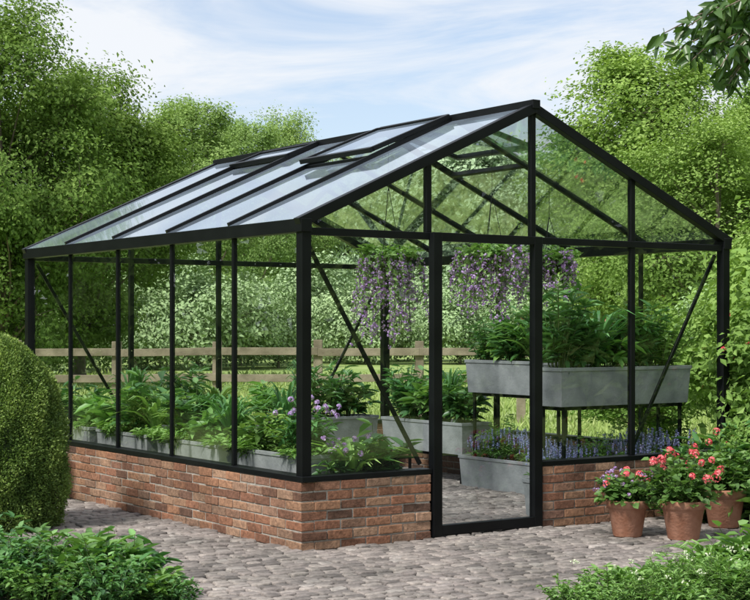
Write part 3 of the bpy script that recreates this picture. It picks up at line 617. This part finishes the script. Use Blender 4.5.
G2='plants beside the greenhouse'
for X,Y,k,s in ((2.55,11.62,'tall',1.05),(2.95,11.75,'fine',1.45),(3.15,12.2,'broad',1.6),(2.9,11.35,'broadY',1.3),(3.2,11.5,'broad',1.4),(2.75,11.55,'big',1.6),(3.0,11.0,'fineY',1.1),(2.35,11.5,'smallY',1.2)):
    plant(k,X,Y,-.02,s,(1.05,1.1,1.05),label='leafy green plant growing beside the greenhouse gable',group=G2)
def topiary():
    e=obj('topiary_bush',None,loc=(-2.78,11.15,0),label='dense clipped green egg shaped topiary bush',cat='bush')
    n=95000; v=rng.uniform(0,1,n)**.8; a=rng.uniform(0,2*np.pi,n); H=1.40
    def R(v): return .50*np.power(np.clip(1-np.power(np.clip((v-.30)/.70,0,1),2.3),0,1),.55)*np.where(v<.30,.86+.14*np.sin(np.clip(v/.30,0,1)*np.pi/2),1)
    v=np.concatenate([v,1-rng.uniform(0,1,14000)**2*.12]); a=np.concatenate([a,rng.uniform(0,2*np.pi,14000)]); n=len(v)
    lump=1+.03*np.sin(a*5+v*9)+.026*np.sin(a*11-v*17)+.02*np.sin(a*3-v*23)+.015*np.sin(a*23+v*41); rr=R(v)*lump*(1+rng.normal(0,.028,n)-.05*rng.uniform(0,1,n)**3)
    P_=np.stack([rr*np.cos(a),rr*np.sin(a),v*H*1.0+rng.normal(0,.012,n)],1)
    dR=(R(np.clip(v+.01,0,1))-R(np.clip(v-.01,0,1)))/(.02*H); nn=norm(np.stack([np.cos(a),np.sin(a),-np.clip(dR,-6,6)],1)); D=norm(rng.normal(size=(n,3))*.8+nn*1.0+np.array([0,0,.4])); 
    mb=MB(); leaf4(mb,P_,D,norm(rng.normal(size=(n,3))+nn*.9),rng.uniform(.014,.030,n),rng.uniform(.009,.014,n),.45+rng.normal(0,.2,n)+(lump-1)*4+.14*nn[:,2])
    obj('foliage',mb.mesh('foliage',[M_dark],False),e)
    mb=MB(); lathe(mb,[(max(.001,float(R(np.array(t))))*.9,t*H*.97) for t in np.linspace(0,1,18)],28,0,.05); obj('dark_core',mb.mesh('dark_core',[M_dark]),e,color=(.5,.5,.5,1))  # solid core in darkened leaf colour behind the leaf layer
topiary()
G3='plants edging the cobbled path'
FL=[(-2.25,8.55,'small',.95,(1.0,1.1,1.0)),(-2.0,8.2,'small',.9,(1.15,1.2,1.1)),(-2.35,8.95,'small',1.0,(1.0,1.1,1.0)),(-1.85,8.6,'big',.88,(.62,.72,.66)),(-1.62,8.35,'big',.88,(.7,.8,.72)),(-1.45,8.25,'big',.92,(.78,.86,.78)),(-1.30,8.2,'broad',.80,(1.3,1.35,1.2)),(-1.14,8.0,'big',.58,(.88,.94,.82)),(-1.5,8.55,'broad',.78,(1.2,1.25,1.2)),(-1.75,8.0,'smallY',.75,(.72,.82,.7)),(-1.38,7.85,'small',.8,(1.2,1.2,1.1)),(-2.05,8.75,'broad',.75,(1.1,1.1,1.0)),(-2.2,8.05,'small',.75,(1.15,1.15,1.05)),(-1.25,8.35,'fineY',.55,(.75,.85,.75)),(-1.78,8.3,'small',.92,(1.15,1.15,1.05)),(-1.05,7.9,'small',.5,(1.1,1.1,1.0))]
for X,Y,k,s,c in FL: plant(k,X,Y,-.02,s,c,label='low leafy green plant edging the cobbled path',group=G3)
for X,Y,k,s in ((1.02,8.0,'smallY',.5),(1.25,8.1,'white',.95),(1.5,8.2,'big',.6),(1.6,8.05,'feather',.8),(1.75,8.3,'white',1.1),(1.95,8.3,'smallY',.8),(2.1,8.5,'big',1.0),(1.4,7.9,'feather',.6),(1.8,7.95,'feather',.8),(2.15,8.2,'broadY',.8),(1.15,7.8,'smallY',.5),(2.05,8.0,'big',.75),(1.35,8.25,'strapY',.5),(1.9,8.6,'strapY',.75),(1.55,7.8,'white',.9),(1.7,8.15,'strapY',.55),(1.85,8.15,'white',1.15)):
    plant(k,X,Y,-.02,s,(1.0,1.05,.98),label='low bright green plant with small pale flowers',group=G3)
rng=np.random.default_rng(61)
e=obj('overhanging_tree',None,loc=(3.3,7.6,-.03),label='dark leaved garden tree reaching over the path',cat='tree')
mt=MB(); tube(mt,[(0,0,0),(.03,.02,1.2),(-.03,0,2.3),(-.12,-.03,3.3),(-.2,0,4.2)],[.10,.08,.07,.05,.02],9)
ml=MB()
def twig(p0,p1,sag,nl,ll=.095):
    p0=np.array(p0,float);p1=np.array(p1,float); mid=(p0+p1)/2+np.array([0,0,sag]); t=np.linspace(0,1,8)[:,None]; C=(1-t)**2*p0+2*t*(1-t)*mid+t*t*p1
    tube(mt,C,np.linspace(.008,.003,8),5); tt=rng.uniform(.15,1,nl)[:,None]; Q=(1-tt)**2*p0+2*tt*(1-tt)*mid+tt*tt*p1; Q+=rng.normal(0,.016,Q.shape)
    ax=norm(p1-p0); D=norm(rng.normal(size=(nl,3))*.8+ax*.6+np.array([0,0,-.35])); Nn=norm(rng.normal(size=(nl,3))*.5+[0,-.5,.6]); L_=ll*rng.uniform(.6,1.2,nl)
    leaf6(ml,Q,D,Nn,L_,L_*.42,rng.uniform(.1,.9,nl),0,droop=.3)
for tgt in ((-1.80,-.2,2.96),(-1.72,0,2.84),(-1.64,-.3,2.76),(-1.60,.1,3.02),(-1.84,.15,3.0),(-1.58,-.15,2.68),(-1.68,.2,2.90),(-1.55,-.3,2.86),(-1.65,.0,2.95),(-1.75,-.1,3.03),(-1.57,.2,2.74),(-1.62,-.1,2.84),(-1.70,.1,2.99),(-1.6,.0,2.79),(-1.64,-.25,2.88),(-1.55,.0,2.72),(-1.7,-.3,3.0),(-1.78,.05,2.9)):
    base=(-1.12+rng.uniform(-.15,.1),tgt[1]*.5,3.18+rng.uniform(-.18,.12)); tube(mt,[(-.1,0,3.0),(-.5,tgt[1]*.3,3.25),base],[.035,.025,.012],6); twig(base,tgt,.07,40)
for k in range(55):
    d=norm(rng.normal(size=3)*np.array([1,1,.6])+[0,0,.15]); c=np.array([-.15,0,3.7]); twig(c+d*.3,c+d*rng.uniform(.7,1.05)*np.array([1,1.1,.8]),.05,30)
obj('trunk',mt.mesh('trunk',[M_bark]),e); obj('crown',ml.mesh('crown',[M_over]),e)
